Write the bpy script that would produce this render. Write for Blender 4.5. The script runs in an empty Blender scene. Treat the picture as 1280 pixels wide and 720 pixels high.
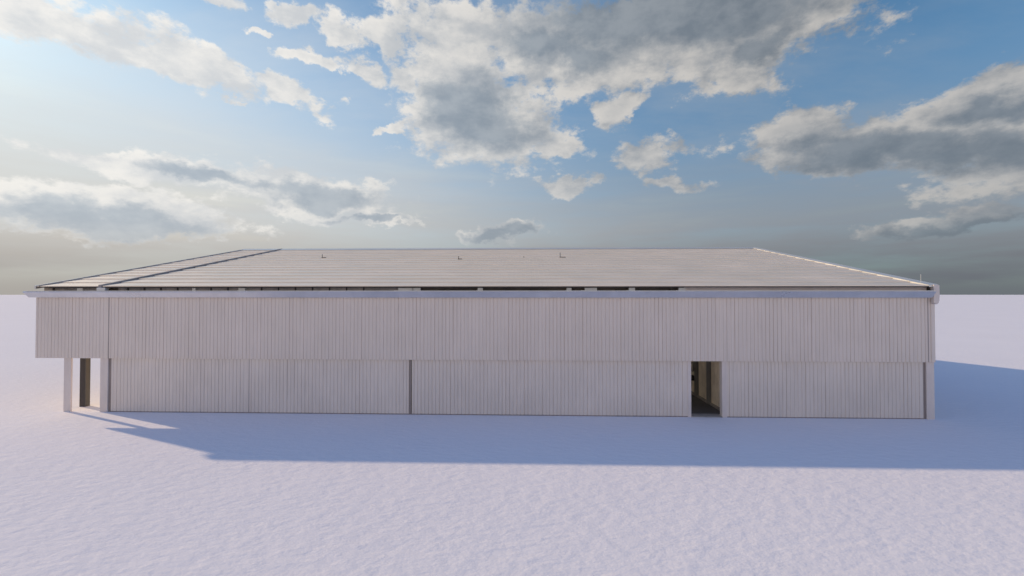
import bpy, math, random
from math import sin, cos, radians as R, atan, atan2, hypot
from mathutils import Vector
random.seed(7)
sc = bpy.context.scene
C = sc.collection

# ------------------------------------------------------------------ materials
def newmat(name):
    m = bpy.data.materials.new(name); m.use_nodes = True
    nt = m.node_tree; nt.nodes.clear()
    o = nt.nodes.new('ShaderNodeOutputMaterial'); b = nt.nodes.new('ShaderNodeBsdfPrincipled')
    nt.links.new(b.outputs[0], o.inputs[0])
    return m, nt, b

def sheet(name, col, rough=.5, metal=0.0, streak=(6, 6, .35), amount=.18, spec=.5, bump=.15, fine=40):
    """painted or galvanised metal sheet: vertical weathering streaks, patchy wear and a slightly uneven surface"""
    m, nt, b = newmat(name); N = nt.nodes.new; L = nt.links.new
    tc = N('ShaderNodeTexCoord')
    mp = N('ShaderNodeMapping'); mp.inputs['Scale'].default_value = streak; L(tc.outputs['Object'], mp.inputs[0])
    n1 = N('ShaderNodeTexNoise'); n1.inputs['Scale'].default_value = 1; n1.inputs['Detail'].default_value = 6; n1.inputs['Roughness'].default_value = .65
    L(mp.outputs[0], n1.inputs[0])
    n2 = N('ShaderNodeTexNoise'); n2.inputs['Scale'].default_value = .35; n2.inputs['Detail'].default_value = 5
    L(tc.outputs['Object'], n2.inputs[0])
    ad = N('ShaderNodeMath'); ad.operation = 'ADD'; L(n1.outputs[0], ad.inputs[0]); L(n2.outputs[0], ad.inputs[1])
    mr = N('ShaderNodeMapRange'); mr.inputs[1].default_value = .7; mr.inputs[2].default_value = 1.3
    mr.inputs[3].default_value = 1 - amount; mr.inputs[4].default_value = 1 + amount * .6
    L(ad.outputs[0], mr.inputs[0])
    mul = N('ShaderNodeVectorMath'); mul.operation = 'SCALE'; mul.inputs[0].default_value = col
    L(mr.outputs[0], mul.inputs['Scale']); L(mul.outputs[0], b.inputs['Base Color'])
    r2 = N('ShaderNodeMapRange'); r2.inputs[1].default_value = .3; r2.inputs[2].default_value = .7
    r2.inputs[3].default_value = rough * .8; r2.inputs[4].default_value = min(1, rough * 1.25)
    L(n2.outputs[0], r2.inputs[0]); L(r2.outputs[0], b.inputs['Roughness'])
    b.inputs['Metallic'].default_value = metal; b.inputs['Specular IOR Level'].default_value = spec
    n3 = N('ShaderNodeTexNoise'); n3.inputs['Scale'].default_value = fine * .1; n3.inputs['Detail'].default_value = 4
    L(tc.outputs['Object'], n3.inputs[0])
    bp = N('ShaderNodeBump'); bp.inputs['Strength'].default_value = bump; bp.inputs['Distance'].default_value = .03
    L(n3.outputs[0], bp.inputs['Height']); L(bp.outputs[0], b.inputs['Normal'])
    return m

M = {}
M['clad']   = sheet('cladding_sheet', (.73, .64, .57), .55, .10, (5, 5, .4), .09)
M['door']   = sheet('lower_panel_sheet', (.72, .64, .575), .52, .10, (6, 6, .5), .11)
M['trim']   = sheet('trim_steel', (.70, .62, .575), .5, .1, (2, 2, .6), .12)
M['roof']   = sheet('roof_sheet', (.90, .775, .625), .44, .42, (.4, 1.6, .8), .09, bump=.12, fine=14)
M['gutter'] = sheet('gutter_steel', (.68, .675, .70), .32, .6, (2, 2, 2), .1, bump=.1)
M['cap']    = sheet('flashing', (.66, .65, .62), .35, .35, (1, 1, 1), .1)
M['dark']   = sheet('dark_steel', (.06, .05, .045), .6, .1, (4, 4, .7), .3)
M['brown']  = sheet('brown_primer', (.27, .225, .21), .6, 0, (4, 4, .7), .2)
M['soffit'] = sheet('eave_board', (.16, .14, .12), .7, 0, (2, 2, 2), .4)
M['panelin']= sheet('lining_board', (.88, .78, .62), .7, 0, (3, 3, 1.2), .3)
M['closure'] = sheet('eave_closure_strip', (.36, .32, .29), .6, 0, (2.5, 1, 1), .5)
M['divider'] = sheet('divider_flashing', (.30, .27, .26), .5, .1, (1, 1, 1), .15)
M['joint']  = sheet('joint_sealant', (.34, .29, .27), .6, 0, (4, 4, .7), .2)
M['plate']  = sheet('post_plate', (.10, .095, .085), .55, .2, (4, 4, 1), .25)
M['steel']  = sheet('steel_column', (.30, .29, .27), .55, .2, (4, 4, 1), .25)
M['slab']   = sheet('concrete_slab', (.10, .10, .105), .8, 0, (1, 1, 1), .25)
M['pale']   = sheet('pale_bounce_concrete', (.50, .47, .43), .8, 0, (1, 1, 1), .25)
M['sill']   = sheet('concrete_sill', (.34, .31, .28), .85, 0, (3, 3, 3), .3)

def light_sheet():  # see-through sheet for the roof strips added to light the interior
    m = bpy.data.materials.new('added_light_sheet'); m.use_nodes = True; nt = m.node_tree; nt.nodes.clear()
    o = nt.nodes.new('ShaderNodeOutputMaterial'); x = nt.nodes.new('ShaderNodeMixShader'); a = nt.nodes.new('ShaderNodeBsdfTransparent'); b = nt.nodes.new('ShaderNodeBsdfTranslucent')
    a.inputs[0].default_value = (.95, .95, .92, 1); b.inputs[0].default_value = (.8, .8, .76, 1); x.inputs[0].default_value = .4
    nt.links.new(a.outputs[0], x.inputs[1]); nt.links.new(b.outputs[0], x.inputs[2]); nt.links.new(x.outputs[0], o.inputs[0]); return m
M['light_sheet'] = light_sheet()
def snow():
    m, nt, b = newmat('snow'); N = nt.nodes.new; L = nt.links.new
    tc = N('ShaderNodeTexCoord')
    def noise(scale, detail, mp=None, rough=.55):
        n = N('ShaderNodeTexNoise'); n.inputs['Scale'].default_value = scale; n.inputs['Detail'].default_value = detail
        n.inputs['Roughness'].default_value = rough
        if mp:
            k = N('ShaderNodeMapping'); k.inputs['Rotation'].default_value = (0, 0, mp[0]); k.inputs['Scale'].default_value = mp[1]
            L(tc.outputs['Object'], k.inputs[0]); L(k.outputs[0], n.inputs[0])
        else: L(tc.outputs['Object'], n.inputs[0])
        return n
    a = noise(1.9, 3, (R(25), (1.0, 1.7, 1)))       # wind ripples
    c = noise(.35, 2)                               # soft hollows
    g = noise(9, 4)                                 # grain
    def mul(n, f):
        q = N('ShaderNodeMath'); q.operation = 'MULTIPLY'; L(n.outputs[0], q.inputs[0]); q.inputs[1].default_value = f; return q
    def add(x, y):
        q = N('ShaderNodeMath'); q.operation = 'ADD'; L(x.outputs[0], q.inputs[0]); L(y.outputs[0], q.inputs[1]); return q
    h = add(add(mul(a, .10), mul(c, .10)), mul(g, .010))
    bp = N('ShaderNodeBump'); bp.inputs['Strength'].default_value = .48; bp.inputs['Distance'].default_value = 1.0
    L(h.outputs[0], bp.inputs['Height']); L(bp.outputs[0], b.inputs['Normal'])
    cr = N('ShaderNodeMixRGB'); cr.inputs[1].default_value = (.80, .775, .795, 1); cr.inputs[2].default_value = (.85, .825, .845, 1)
    t = noise(.08, 4); L(t.outputs[0], cr.inputs[0]); L(cr.outputs[0], b.inputs['Base Color'])
    b.inputs['Roughness'].default_value = .95; b.inputs['Specular IOR Level'].default_value = .05
    return m
M['snow'] = snow()

# ------------------------------------------------------------------ mesh helpers
class MB:
    def __init__(s): s.v = []; s.f = []
    def quadbox(s, p):                       # eight corners: bottom loop then top loop
        n = len(s.v); s.v += p
        s.f += [tuple(n + i for i in q) for q in ((3,2,1,0),(4,5,6,7),(0,1,5,4),(1,2,6,5),(2,3,7,6),(3,0,4,7))]
    def box(s, x0, x1, y0, y1, z0, z1):
        s.quadbox([(x0,y0,z0),(x1,y0,z0),(x1,y1,z0),(x0,y1,z0),(x0,y0,z1),(x1,y0,z1),(x1,y1,z1),(x0,y1,z1)])
    def rings(s, rings, close=True, caps=True):
        n = len(s.v); k = len(rings[0])
        for r in rings: s.v += r
        for i in range(len(rings) - 1):
            for j in range(k if close else k - 1):
                a = n + i*k + j; b = n + i*k + (j+1) % k
                s.f.append((a, b, b + k, a + k))
        if caps:
            s.f.append(tuple(n + j for j in reversed(range(k))))
            s.f.append(tuple(n + (len(rings)-1)*k + j for j in range(k)))
    def tube(s, pts, r, n=10):
        rg = []
        for i, p in enumerate(pts):
            p = Vector(p); d = (Vector(pts[min(i+1, len(pts)-1)]) - Vector(pts[max(i-1, 0)])).normalized()
            a = d.orthogonal().normalized(); b = d.cross(a)
            rg.append([tuple(p + r*(cos(2*math.pi*j/n)*a + sin(2*math.pi*j/n)*b)) for j in range(n)])
        s.rings(rg)
    def build(s, name, mat, parent=None, bevel=0):
        me = bpy.data.meshes.new(name); me.from_pydata(s.v, [], s.f); me.update()
        import bmesh
        bm = bmesh.new(); bm.from_mesh(me); bmesh.ops.recalc_face_normals(bm, faces=bm.faces); bm.to_mesh(me); bm.free()
        me.materials.append(mat)
        o = bpy.data.objects.new(name, me); C.objects.link(o)
        if parent: o.parent = parent
        if bevel:
            w = o.modifiers.new('bevel', 'BEVEL'); w.width = bevel; w.segments = 2
        return o

def ribs(x0, x1, pitch=.215, depth=.028, jitter=.045):
    """cladding profile along x: flat pans with narrow grooves, the sheet laps (each fifth or so) a little deeper"""
    P = [(x0, 0)]; x = x0 + pitch * .6; i = 0
    while x < x1 - pitch * .5:
        d = depth * random.uniform(.5, 1.0) * (1.3 if i % 5 == 0 else 1)
        w = random.uniform(.012, .02) * (1.25 if i % 5 == 0 else 1)
        P += [(x - w*1.3, random.uniform(-.003, .0)), (x - w*.5, d), (x + w*.5, d), (x + w*1.3, random.uniform(-.003, 0))]
        x += pitch * random.uniform(1 - jitter, 1 + jitter); i += 1
    P.append((x1, 0))
    return P

def clad(x0, x1, yf, z0, z1, thick=.08, axis='x', side=1, ztop=None, pitch=.215):
    """corrugated sheet wall; axis 'x' faces -y, axis 'y' runs in depth and faces side*x"""
    mb = MB(); rg = []
    for (t, d) in ribs(x0, x1, pitch):
        zt = ztop(t) if ztop else z1
        if axis == 'x':
            rg.append([(t, yf + side*d, z0), (t, yf + side*d, zt), (t, yf + side*thick, zt), (t, yf + side*thick, z0)])
        else:
            rg.append([(yf - side*d, t, z0), (yf - side*d, t, zt), (yf - side*thick, t, zt), (yf - side*thick, t, z0)])
    mb.rings(rg)
    return mb

# ------------------------------------------------------------------ ground
g = MB()
g.v = [(-9000,-9000,0),(9000,-9000,0),(9000,9000,0),(-9000,9000,0)]; g.f = [(0,1,2,3)]
ground = g.build('ground', M['snow']); ground['kind'] = 'structure'

# ------------------------------------------------------------------ the shed
shed = bpy.data.objects.new('industrial_shed', None); C.objects.link(shed)
shed.location = (0, 24.79, 0); shed.rotation_euler = (0, 0, R(-1.8))
shed['label'] = 'long pale grey corrugated metal shed alone on snow, with a narrow open doorway'
shed['category'] = 'shed'

UL, UM, UR = -28.5, -24.57, 23.70       # left end of the canopy, left and right corners of the shed
VR = 18.6; VB = 37.2                    # ridge and rear wall
ZB, ZE, ZR = 3.2, 7.50, 11.62           # bottom of upper cladding, roof plane at the wall, roof plane at the ridge
SL = (ZR - ZE) / VR
def zroof(v): return ZE + SL * (v if v <= VR else VB - v)

# upper cladding: the canopy's length and the shed's length, a dark joint between them
clad(UL, -24.02, -.13, ZB, 7.12).build('upper_cladding', M['clad'], shed)
clad(-23.98, 23.30, -.13, ZB, 7.12).build('upper_cladding', M['clad'], shed)
clad(23.34, UR, -.13, ZB, 7.12).build('upper_cladding', M['clad'], shed)
for a, b in ((-24.02, -23.98), (23.30, 23.34)):
    m = MB(); m.box(a, b, -.142, -.02, ZB + .002, 7.1); m.build('cladding_joint', M['joint'], shed)
# lower panels
clad(-23.93, -15.55, 0, .03, ZB + .2).build('lower_wall_panel', M['door'], shed)
clad(-15.53, -6.02, .004, .03, ZB + .2).build('lower_wall_panel', M['door'], shed)
clad(-5.84, 10.05, 0, .03, ZB + .2).build('lower_wall_panel', M['door'], shed)
m = MB(); m.box(-15.553, -15.527, -.006, .05, .05, ZB + .1); m.build('panel_joint', M['joint'], shed)
clad(12.25, 23.11, -.01, .03, ZB + .2).build('lower_wall_panel', M['door'], shed)
m = MB(); m.box(-5.99, -5.88, -.03, .06, .02, ZB + .1); m.build('downpipe', M['brown'], shed, .02)
m = MB(); m.box(10.05, 10.24, -.03, .16, .0, ZB + .1); m.build('door_frame', M['trim'], shed, .012)
m = MB(); m.box(11.98, 12.25, -.02, .30, .0, ZB + .1); m.build('door_frame', M['trim'], shed, .012)
m = MB()
for a, b in ((-23.97, 10.03), (12.26, 23.12)): m.box(a, b, -.016, .02, -.02, .05)
m.build('base_flashing', M['brown'], shed)
# corner posts
m = MB(); m.box(UM, -24.1, -.05, .42, -.05, ZB + .15); m.build('corner_post', M['trim'], shed, .015)
m = MB(); m.box(-24.1, -23.94, .02, .2, -.05, ZB + .15); m.build('post_recess', M['brown'], shed)
m = MB(); m.box(23.27, UR, -.05, .42, -.05, ZB + .15); m.build('corner_post', M['trim'], shed, .015)
m = MB(); m.box(23.02, 23.27, .02, .2, -.05, ZB + .15); m.build('post_recess', M['brown'], shed)
# canopy posts: a boxed front post and a dark open steel section close behind it
m = MB(); m.box(-26.82, -26.38, -.04, .06, -.05, 7.1); m.build('canopy_post', M['trim'], shed, .012)
def hpost(u0, u1, v0, v1, zt):
    m = MB(); t = .05
    m.box(u0, u1, v0, v0 + t, -.05, zt); m.box(u0, u1, v1 - t, v1, -.05, zt)
    c = (u0 + u1) / 2; m.box(c - .02, c + .02, v0 + t, v1 - t, -.05, zt)
    return m
hpost(-27.0, -26.66, 1.05, 1.34, 7.4).build('canopy_post', M['dark'], shed)
m = MB(); m.box(-26.655, -26.62, 1.05, 1.34, -.05, 7.4); m.build('post_cover_plate', M['plate'], shed)
for v in (9.5, 18.0, 27.0, 36.0): hpost(-26.9, -26.5, v, v + .45, zroof(v) - .2).build('canopy_post', M['dark'], shed)
# canopy beams under the roof
for u in (-28.2, -26.7):
    m = MB(); m.rings([[(u-.08, v, zroof(v)-.35), (u+.08, v, zroof(v)-.35), (u+.08, v, zroof(v)-.10), (u-.08, v, zroof(v)-.10)] for v in (.1, VR, VB-.1)])
    m.build('canopy_rafter', M['steel'], shed)

# gable walls and rear wall (unseen openings added in left gable and rear wall for interior light)
def gable(u, side, v0, v1, z0, name='gable_wall'):
    clad(v0, v1, u, z0, 0, .08, 'y', side, ztop=lambda t: zroof(t) - .06).build(name, M['clad'], shed)
gable(UR - .02, 1, .42, VR, 0.0); gable(UR - .02, 1, VR, VB, 0.0)
gable(UM + .02, -1, .42, 4.5, 0.0); gable(UM + .02, -1, VR - .8, VR, 0.0); gable(UM + .02, -1, VR, VR + .8, 0.0); gable(UM + .02, -1, 32, VB, 0.0)
gable(UM + .02, -1, 4.504, VR - .804, 5.4); gable(UM + .02, -1, VR + .804, 31.996, 5.4)
for a, b, z in ((UM, -12, 0), (-12, 4, 4.8), (4, 10, 0), (10, 20, 4.8), (20, UR, 0)):
    clad(a + .003, b - .003, VB, z, 7.35, .08, 'x', -1).build('rear_wall', M['clad'], shed)
# portal frames inside
for u in (-16.5, -8.5, -.5, 7.5, 15.5):
    for v in (.35, VB - .65):
        hpost(u - .12, u + .12, v, v + .3, 7.0).build('portal_column', M['steel'], shed)
    m = MB(); m.rings([[(u-.1, v, zroof(v)-.65), (u+.1, v, zroof(v)-.65), (u+.1, v, zroof(v)-.2), (u-.1, v, zroof(v)-.2)] for v in (.3, VR, VB-.3)])
    m.build('portal_rafter', M['steel'], shed)

# floor and door sill
m = MB(); m.box(UM + .1, UR - .1, .55, VB - .1, -.1, .031); m.build('floor_slab', M['pale'], shed)  # floor out of view made pale to bounce light onto the lining
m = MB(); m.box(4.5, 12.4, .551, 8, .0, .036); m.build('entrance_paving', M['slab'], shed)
m = MB(); m.box(10.24, 11.98, -.06, .549, -.1, .05); m.build('door_sill', M['sill'], shed, .01)
# lining wall that runs into the depth just inside the doorway
m = MB(); m.box(12.62, 12.72, .3, 16, .035, 5.6); m.build('partition_wall', M['brown'], shed)
v = 1.2
while v < 15:
    m = MB(); m.box(12.47, 12.61, v, v + 1.36, .20, 5.3)
    for k in range(1, 8): m.box(12.462, 12.469, v + k*.17, v + k*.17 + .02, .22, 5.28)
    m.build('lining_panel', M['panelin'], shed)
    hpost(12.35, 12.6, v + 1.52, v + 1.80, 5.6).build('partition_post', M['steel'], shed)
    v += 1.95
m = MB(); m.box(12.42, 12.615, .55, 16, .036, .19); m.build('skirting_kerb', M['sill'], shed)
# wall fan and switch box in the depth of the doorway
m = MB()
rr = []
for i in range(24):
    a = 2*math.pi*i/24
    c = Vector((12.33, 5.25 + .30*cos(a), 1.98 + .30*sin(a)))
    n = Vector((0, cos(a), sin(a)))
    rr.append([tuple(c + .035*(cos(b)*n + sin(b)*Vector((1,0,0)))) for b in (0, 1.57, 3.14, 4.71)])
rr.append(rr[0]); m.rings(rr, caps=False); m.box(12.36, 12.47, 5.20, 5.30, 1.7, 2.3)
m.build('wall_fan', M['steel'], shed)
m = MB(); m.box(12.12, 12.46, 5.0, 5.45, 1.08, 1.38); m.build('switch_box', M['dark'], shed, .02)

# ------------------------------------------------------------------ roof
def roof_slope(u0, u1, front=True, pitch=.30, rows=16, v_out=-.22):
    """lapped, finely ribbed roof sheets: each course steps down 3 cm onto the one below"""
    P = []; x = u0
    while x < u1 - pitch:
        k = .014 if len(P) % 16 == 1 else .004   # every fourth rib is a side lap
        P += [(x, 0), (x + pitch*.70, 0), (x + pitch*.78, k), (x + pitch*.92, k)]
        x += pitch
    P.append((u1, 0))
    prof = []; L0 = v_out; step = (VR - L0) / rows
    for k in range(rows):
        a = L0 + k*step; b = a + step
        prof += [(a + .001, .060 + random.uniform(-.006, .006)), (b, .0)]
    def pt(u, v, h):
        z = ZE + SL*v + h
        return (u, v if front else VB - v, z)
    rg = []
    for (u, h) in P:
        rg.append([pt(u, v, d + h) for v, d in prof] + [pt(u, VR, -.03), pt(u, L0, -.03)])
    m = MB(); m.rings(rg); return m
US = -24.45
roof = roof_slope(US + .13, UR + .02).build('roof', M['roof'], shed)
roof_slope(UL + .12, US - .13).build('canopy_roof', M['roof'], shed)
ux = US + .13                                           # rear slope: sheet bays, unseen see-through strips added between to light the interior
for k in range(8):
    a = ux + k * 6.04
    roof_slope(a, a + 1.8, False, .6).build('rear_roof', M['roof'], shed)
    if k < 8:
        m = MB(); m.rings([[(a + 1.8, v, zroof(v) - .02), (a + 6.04, v, zroof(v) - .02), (a + 6.04, v, zroof(v) + .0), (a + 1.8, v, zroof(v) + .0)] for v in (VR + .3, VB)])
        m.build('added_light_strip', M['light_sheet'], shed)
roof_slope(UL + .12, US - .13, False, .6).build('canopy_rear_roof', M['roof'], shed)
# ridge cap
m = MB(); m.rings([[(u, VR - .75, ZR - .75*SL + .06), (u, VR, ZR + .12), (u, VR + .75, ZR - .75*SL + .06), (u, VR, ZR + .07)] for u in (UL + .05, UR + .1)])
m.build('ridge_cap', M['cap'], roof)
# raised capping between canopy roof and shed roof
def rake(u0, u1, h0, h1, v0=-.26):
    m = MB(); rg = []
    for v in (v0, VR, VB - v0):
        vv = v if v <= VR else v
        z = ZE + SL * (v if v <= VR else VB - v)
        rg.append([(u0, vv, z + h0), (u1, vv, z + h0), (u1, vv, z + h1), (u0, vv, z + h1)])
    m.rings(rg); return m
rake(US - .10, US + .10, -.20, .125).build('roof_divider', M['divider'], shed, .01)  # dark colour stands in for the capping's shaded right side
m = MB(); m.box(US - .16, US + .36, -.30, -.05, 7.13, 7.40); m.build('divider_end_plate', M['cap'], shed, .01)
rake(UL + .02, UL + .118, -.12, .085).build('barge_board', M['cap'], shed)
rake(UL + .30, UL + .325, .03, .085).build('barge_lap', M['divider'], shed)
# deep rolled barge on the right gable
m = MB(); rg = []
def bsec(a, b): return [(a, .09), (b-.04, .09), (b, .03), (b+.005, -.50), (b-.01, -.76), (b-.06, -.93), ((a+b)/2, -1.0), (a, -.92)]
for v in (-.14, VR, VB + .34):
    z = ZE + SL * (v if v <= VR else VB - v)
    rg.append([(a, v, z + b) for a, b in bsec(UR + .005, UR + .12)])
m.rings(rg); m.build('barge_board', M['cap'], shed)
m = MB(); rg = []
for v in (-.36, -.142): rg.append([(a, v, 7.45 + b) for a, b in bsec(UR - .24, UR + .06)])
m.rings(rg); m.build('barge_end_piece', M['trim'], shed, .01)
m = MB(); rg = []
for v in (-.28, VR, VB + .28):
    z = ZE + SL * (v if v <= VR else VB - v)
    rg.append([(UR - .42, v, z - .02), (UR + .03, v, z - .02), (UR + .03, v, z + .13), (UR - .42, v, z + .085)])
m.rings(rg); m.build('barge_capping', M['cap'], shed)

# gutter: slanted face leaning out towards its lip
m = MB()
def gsec(u, du):
    return [(u + du*.0, -.50, 7.13), (u + du*.0, -.47, 7.17), (u + du*.02, -.44, 7.13), (u + du, -.26, 6.87), (u + du, -.14, 6.87), (u + du, -.14, 6.83), (u + du, -.30, 6.82)]
m.rings([gsec(UL - .42, .16), gsec(UR - .26, 0)])
m.build('gutter', M['gutter'], shed)
m = MB(); m.box(UL - .2, UR - .26, -.49, -.46, 7.171, 7.215); m.build('gutter_lip', M['cap'], shed)
# dark eave slot with brackets
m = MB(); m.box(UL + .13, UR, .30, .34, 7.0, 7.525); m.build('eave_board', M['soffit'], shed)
def brackets(us, w, mat, name, z1=7.29, y=-.02):
    for u in us:
        m = MB(); m.box(u - w/2, u + w/2, y, .29, 7.10, z1); m.build(name, mat, shed)
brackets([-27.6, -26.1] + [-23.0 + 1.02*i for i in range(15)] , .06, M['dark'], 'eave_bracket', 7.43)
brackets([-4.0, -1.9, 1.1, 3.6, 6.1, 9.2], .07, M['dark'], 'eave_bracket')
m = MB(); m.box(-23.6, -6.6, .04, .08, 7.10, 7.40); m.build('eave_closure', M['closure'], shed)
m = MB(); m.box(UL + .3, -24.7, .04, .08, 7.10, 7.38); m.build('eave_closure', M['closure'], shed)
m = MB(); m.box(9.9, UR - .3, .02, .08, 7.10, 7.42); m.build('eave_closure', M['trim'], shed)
for u, w in ((-25.9, .35), (-18.9, .2), (-16.0, .4), (-6.2, .9), (-5.6, .5), (-1.85, .3), (3.3, .28), (4.55, .7), (6.9, .35), (9.75, .4)):
    m = MB(); m.box(u - w/2, u + w/2, -.05, .11, 7.10, 7.38); m.box(u - w*.8, u - w*.5, .0, .1, 7.10, 7.24)
    m.build('closure_block', M['cap'], shed)
m = MB(); m.box(UL + .14, UR - .26, -.245, -.222, 7.405, 7.462); m.build('eave_flashing', M['dark'], shed)
# small anchors on the roof and the rod at the right end
for u, v, h in ((-17.0, 12.0, .30), (-4.84, 10.9, .26), (3.75, 11.8, .42), (.65, 11.8, .12)):
    z = ZE + SL*v + .045
    m = MB(); m.tube([(u, v, z - .02), (u, v, z + h)], .026)
    if h > .2: m.box(u - .05, u + .55*h/.4*.8, v - .05, v + .05, z + .01, z + .045)
    m.build('roof_anchor', M['dark'], roof)
m = MB(); m.tube([(23.35, .3, 7.5), (23.35, .3, 8.15)], .009); m.tube([(23.35, .3, 7.5), (23.35, .3, 7.66)], .02)
m.build('lightning_rod', M['cap'], shed)

# ------------------------------------------------------------------ sun and sky
SUN = Vector((-2.25, .985, 1)).normalized()            # towards the sun
el = math.asin(SUN.z); az = atan2(SUN.x, SUN.y)        # azimuth clockwise from +y
sl = bpy.data.lights.new('sun', 'SUN'); sl.energy = 3.5; sl.angle = R(.8); sl.color = (1, .76, .49)
so = bpy.data.objects.new('sun', sl); C.objects.link(so)
so.rotation_euler = (-SUN).to_track_quat('-Z', 'Y').to_euler()

w = bpy.data.worlds.new('World'); sc.world = w; w.use_nodes = True
nt = w.node_tree; nt.nodes.clear(); N = nt.nodes.new; L = nt.links.new
out = N('ShaderNodeOutputWorld'); bg = N('ShaderNodeBackground'); L(bg.outputs[0], out.inputs[0])
STR = .1; bg.inputs[1].default_value = STR
sky = N('ShaderNodeTexSky'); sky.sky_type = 'NISHITA'; sky.sun_disc = False
sky.sun_elevation = el; sky.sun_rotation = az; sky.air_density = 1.0; sky.dust_density = .7; sky.ozone_density = 2.5

class E:                                               # tiny expression helper for math nodes
    def __init__(s, sock): s.s = sock
    def _m(s, op, *a, clamp=False):
        n = N('ShaderNodeMath'); n.operation = op; n.use_clamp = clamp
        for i, x in enumerate((s,) + a):
            if isinstance(x, E): L(x.s, n.inputs[i])
            else: n.inputs[i].default_value = x
        return E(n.outputs[0])
    def __add__(s, o): return s._m('ADD', o)
    def __sub__(s, o): return s._m('SUBTRACT', o)
    def __mul__(s, o): return s._m('MULTIPLY', o)
    def __truediv__(s, o): return s._m('DIVIDE', o)
    def mx(s, o): return s._m('MAXIMUM', o)
def smooth(x, a, b, lo=0, hi=1):
    n = N('ShaderNodeMapRange'); n.interpolation_type = 'SMOOTHSTEP'
    n.inputs[1].default_value = a; n.inputs[2].default_value = b; n.inputs[3].default_value = lo; n.inputs[4].default_value = hi
    L(x.s, n.inputs[0]); return E(n.outputs[0])
def mixc(f, a, b):
    n = N('ShaderNodeMixRGB')
    if isinstance(f, E): L(f.s, n.inputs[0])
    else: n.inputs[0].default_value = f
    for i, x in ((1, a), (2, b)):
        if isinstance(x, tuple): n.inputs[i].default_value = tuple(c / STR for c in x) + (1,)
        else: L(x, n.inputs[i])
    return n.outputs[0]

tc = N('ShaderNodeTexCoord'); sep = N('ShaderNodeSeparateXYZ'); L(tc.outputs['Generated'], sep.inputs[0])
X, Y, Z = (E(sep.outputs[i]) for i in range(3))
AZ = X._m('ARCTAN2', Y); EL = Z._m('ARCSINE')
def vec(a, b, c=0.0):
    n = N('ShaderNodeCombineXYZ')
    for i, x in enumerate((a, b, c)):
        if isinstance(x, E): L(x.s, n.inputs[i])
        else: n.inputs[i].default_value = x
    return n.outputs[0]
# cloud-layer coordinates: the direction carried to a flat layer overhead (flattened towards the horizon)
den = Z.mx(0.0) + .16
PX = X / den; PY = Y / den
def noise(v, scale, detail, rough=.55, dim='3D', out_=0):
    n = N('ShaderNodeTexNoise'); n.inputs['Scale'].default_value = scale; n.inputs['Detail'].default_value = detail
    n.inputs['Roughness'].default_value = rough; L(v, n.inputs['Vector']); return n.outputs[out_]
F = 533.0
def ang(px, py):                                       # sky direction (azimuth, elevation) of each cloud
    x = (px - 640) / F; z = (368 - py) / F
    return atan(x), math.atan2(z, hypot(x, 1))
CL = [ # x, y, rx, ry, tilt, weight
 (80,32,195,42,12,1.08),(235,80,135,25,18,1.0),(365,122,56,22,20,.9),(20,5,120,45,0,1.0),
 (275,8,50,22,0,.8),(352,14,36,24,0,.85),(388,70,32,16,-10,.75),(326,47,18,12,0,.6),(285,115,24,7,0,.55),
 (415,28,44,22,20,.85),(440,76,40,20,20,.8),(480,45,46,26,20,.9),(505,98,50,28,20,.95),(575,45,115,50,10,1.05),(598,145,104,74,15,1.3),(720,60,150,66,0,1.15),(870,35,210,70,-8,1.25),(985,20,120,50,-20,1.1),
 (785,132,44,30,-20,.95),(930,85,90,36,-10,.95),
 (690,187,38,15,0,.72),(815,195,68,30,-10,.85),(712,230,40,17,0,.7),(475,157,22,12,0,.5),(835,235,52,17,0,.75),
 (1100,188,195,52,5,1.15),(1225,130,130,42,-10,1.05),(1000,160,90,40,-15,.9),(1290,190,120,60,0,1.1),
 (1210,276,165,20,-5,.88),
 (190,212,190,24,6,.9),(390,240,150,30,8,.95),(150,268,230,32,3,.95),(440,272,110,12,5,.65),(60,255,160,24,0,.8),
 (632,292,72,14,0,.9),(560,85,80,40,15,1.0),
]
DK = [ # thick, grey parts of the clouds
 (600,142,88,60,15,1.2),(850,12,230,52,-6,1.35),(700,60,110,40,0,.9),(1120,195,165,36,3,1.2),(1250,190,110,35,0,1.0),(1240,140,110,26,-10,.8),
 (250,218,130,15,8,1.0),(400,243,110,18,5,1.1),(140,276,210,22,4,1.1),(632,294,62,11,0,1.2),(1215,286,150,18,-3,1.1),(965,50,90,30,-20,.9),(460,274,70,8,4,.8),
]
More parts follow.
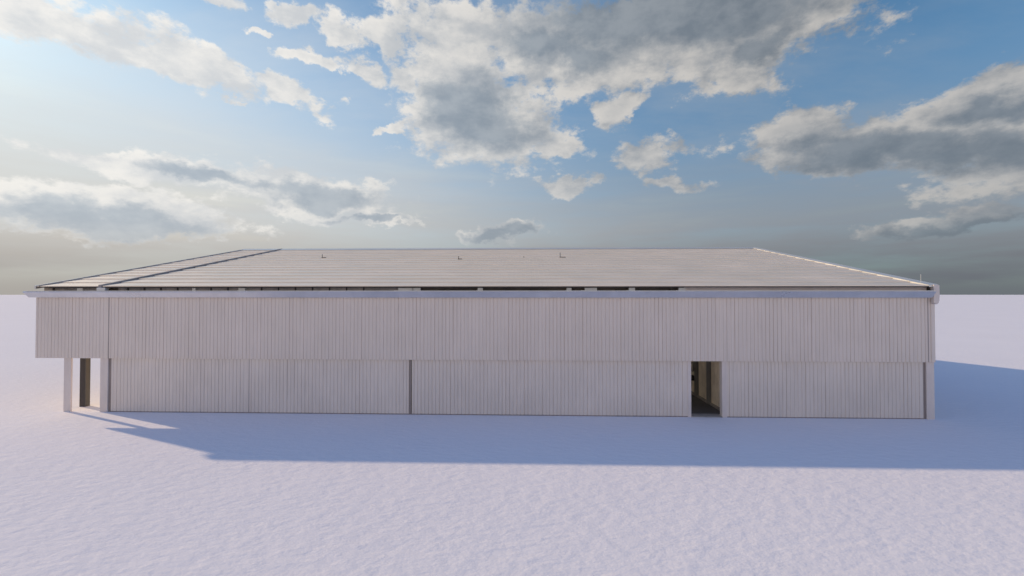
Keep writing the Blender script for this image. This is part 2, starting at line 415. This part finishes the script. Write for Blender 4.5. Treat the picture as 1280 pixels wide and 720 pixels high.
def field(a, e, warp_v, CL):
    """largest 1 - (elliptical distance) over the cloud patches"""
    v0 = vec(a, e, 0.0)
    ad = N('ShaderNodeVectorMath'); ad.operation = 'ADD'; L(v0, ad.inputs[0]); L(warp_v, ad.inputs[1])
    res = None
    for (px, py, rx, ry, t, wt) in CL:
        a0, e0 = ang(px, py); t = R(t)
        ax, ex = ang(px + rx*cos(t)*.5, py + rx*sin(t)*.5); bx, by = ang(px - rx*cos(t)*.5, py - rx*sin(t)*.5)
        ux, uy = ax - bx, ex - by
        rxa = hypot(ux, uy); tilt = atan2(uy, ux)
        cx, cy = ang(px - ry*sin(t)*.5, py + ry*cos(t)*.5); dx, dy = ang(px + ry*sin(t)*.5, py - ry*cos(t)*.5)
        rya = abs(-(cx-dx)*sin(tilt) + (cy-dy)*cos(tilt))
        mp = N('ShaderNodeMapping'); mp.vector_type = 'TEXTURE'
        mp.inputs['Location'].default_value = (a0, e0, 0); mp.inputs['Rotation'].default_value = (0, 0, tilt)
        mp.inputs['Scale'].default_value = (rxa, rya, 1); L(ad.outputs[0], mp.inputs[0])
        ln = N('ShaderNodeVectorMath'); ln.operation = 'LENGTH'; L(mp.outputs[0], ln.inputs[0])
        d = (E(ln.outputs['Value']) * -.62 + .62 * 1.0) + (wt - 1) * .35
        res = d if res is None else res._m('SMOOTH_MAX', d, .08)
    return res
n = noise(vec(AZ, EL * 1.35, 0.3), 6.0, 6, .6, out_=1)
sb = N('ShaderNodeVectorMath'); sb.operation = 'SUBTRACT'; L(n, sb.inputs[0]); sb.inputs[1].default_value = (.5, .5, .5)
sx = N('ShaderNodeVectorMath'); sx.operation = 'MULTIPLY'; L(sb.outputs[0], sx.inputs[0]); sx.inputs[1].default_value = (.30, .15, 0)
def puffs(a, e):
    big = E(noise(vec(a, e * 1.7, 1.7), 8.0, 10, .62)) - .5
    fine = E(noise(vec(a, e * 1.5, 5.1), 30.0, 8, .68)) - .5
    return big * 1.0 + fine * .62
P0 = puffs(AZ, EL)
def relief(a, e): return E(noise(vec(a, e * 1.7, 1.7), 8.0, 7, .6))
F0 = field(AZ, EL, sx.outputs[0], CL)
D0 = F0 + P0
alpha = smooth(D0, .0, .24)
rel = relief(AZ, EL) - relief(AZ - .03, EL + .026)                                           # relief of the puffs as seen by the sun
lit = smooth(rel, -.17, .17)
G0 = field(AZ, EL, sx.outputs[0], DK)                   # thick grey undersides
thick = smooth(G0 + P0 * .6, .02, .42)
sunward = smooth(AZ, -.9, .75)                          # 0 near the sun, 1 away
bright = mixc(sunward, (.96, .93, .88), (.56, .535, .505))
midg = mixc(sunward, (.68, .70, .72), (.26, .28, .305))
dark = mixc(sunward, (.36, .43, .51), (.145, .175, .21))
dark_lit = mixc(sunward, (.49, .55, .61), (.215, .245, .28))
cc = mixc(lit, midg, bright)
cc = mixc(smooth(D0, .15, .7) * .35, cc, midg)
cc = mixc(thick * .92, cc, mixc(lit, dark, dark_lit))
# high thin veil + grey hazy band above the horizon
veil_n = E(noise(vec(PX * .5, PY, 2.0), 1.3, 8, .62))
veil = smooth(veil_n, .38, .72) * .38 * smooth(EL, .02, .25)
glow = smooth(AZ, .40, -.90) * smooth(EL, .75, .05)     # the hazy bright side of the sky round the sun
bmul = mixc(smooth(Y, .25, -.35).mx(smooth(EL, .75, 1.2)), tuple(STR*c for c in (.98, 1.36, 1.42)), tuple(STR*c for c in (1.08, 1.50, 2.15)))  # unseen sky overhead and behind pushed bluer to tint the shaded snow
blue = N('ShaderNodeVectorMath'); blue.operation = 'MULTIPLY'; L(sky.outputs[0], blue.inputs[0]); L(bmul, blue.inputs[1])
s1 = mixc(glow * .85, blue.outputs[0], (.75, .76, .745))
s1 = mixc(veil, s1, mixc(sunward, (.75, .78, .80), (.38, .42, .46)))
front = smooth(Y, -.25, .35)                            # the bank of haze lies in the north of the place; unseen sky behind kept clear for bluer shade
hz = smooth(EL, .46, .06) * front
hn = E(noise(vec(AZ, EL * 7.0, 3.0), 2.6, 6, .55))
hcol = mixc(sunward, (.64, .61, .575), (.265, .262, .285))
hcol = mixc(smooth(hn, .50, .72) * .6, hcol, mixc(sunward, (.78, .74, .64), (.28, .31, .33)))
hcol_low = mixc(sunward, (.37, .345, .325), (.138, .150, .175))
hcol = mixc(smooth(EL, .16, .0), hcol, hcol_low)
s2 = mixc((hz * smooth(hn, .2, .7, .75, 1.0)).mx(smooth(EL, .15, .0) * front * .93), s1, hcol)
cc = mixc(smooth(EL, .42, .10) * .22, cc, s2)              # low clouds stand behind more air
ahz = alpha * smooth(EL, .0, .14, .25, 1.0) * .96
fin = mixc(ahz, s2, cc)
# warm cloud bank added behind the camera, unseen, to brighten and warm the wall
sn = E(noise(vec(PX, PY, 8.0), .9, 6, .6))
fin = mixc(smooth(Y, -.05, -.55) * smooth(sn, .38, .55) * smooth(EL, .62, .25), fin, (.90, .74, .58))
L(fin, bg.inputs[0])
w.cycles.sampling_method = 'MANUAL'; w.cycles.sample_map_resolution = 512

# ------------------------------------------------------------------ camera and view
cd = bpy.data.cameras.new('camera'); cd.lens = 15.0; cd.sensor_width = 36; cd.clip_end = 20000; cd.clip_start = .1
co = bpy.data.objects.new('camera', cd); C.objects.link(co)
co.location = (0, 0, 7); co.rotation_euler = (R(90.86), 0, 0); sc.camera = co
sc.view_settings.view_transform = 'Standard'; sc.view_settings.look = 'None'; sc.view_settings.exposure = 0; sc.view_settings.gamma = 1
sc.view_settings.use_curve_mapping = False
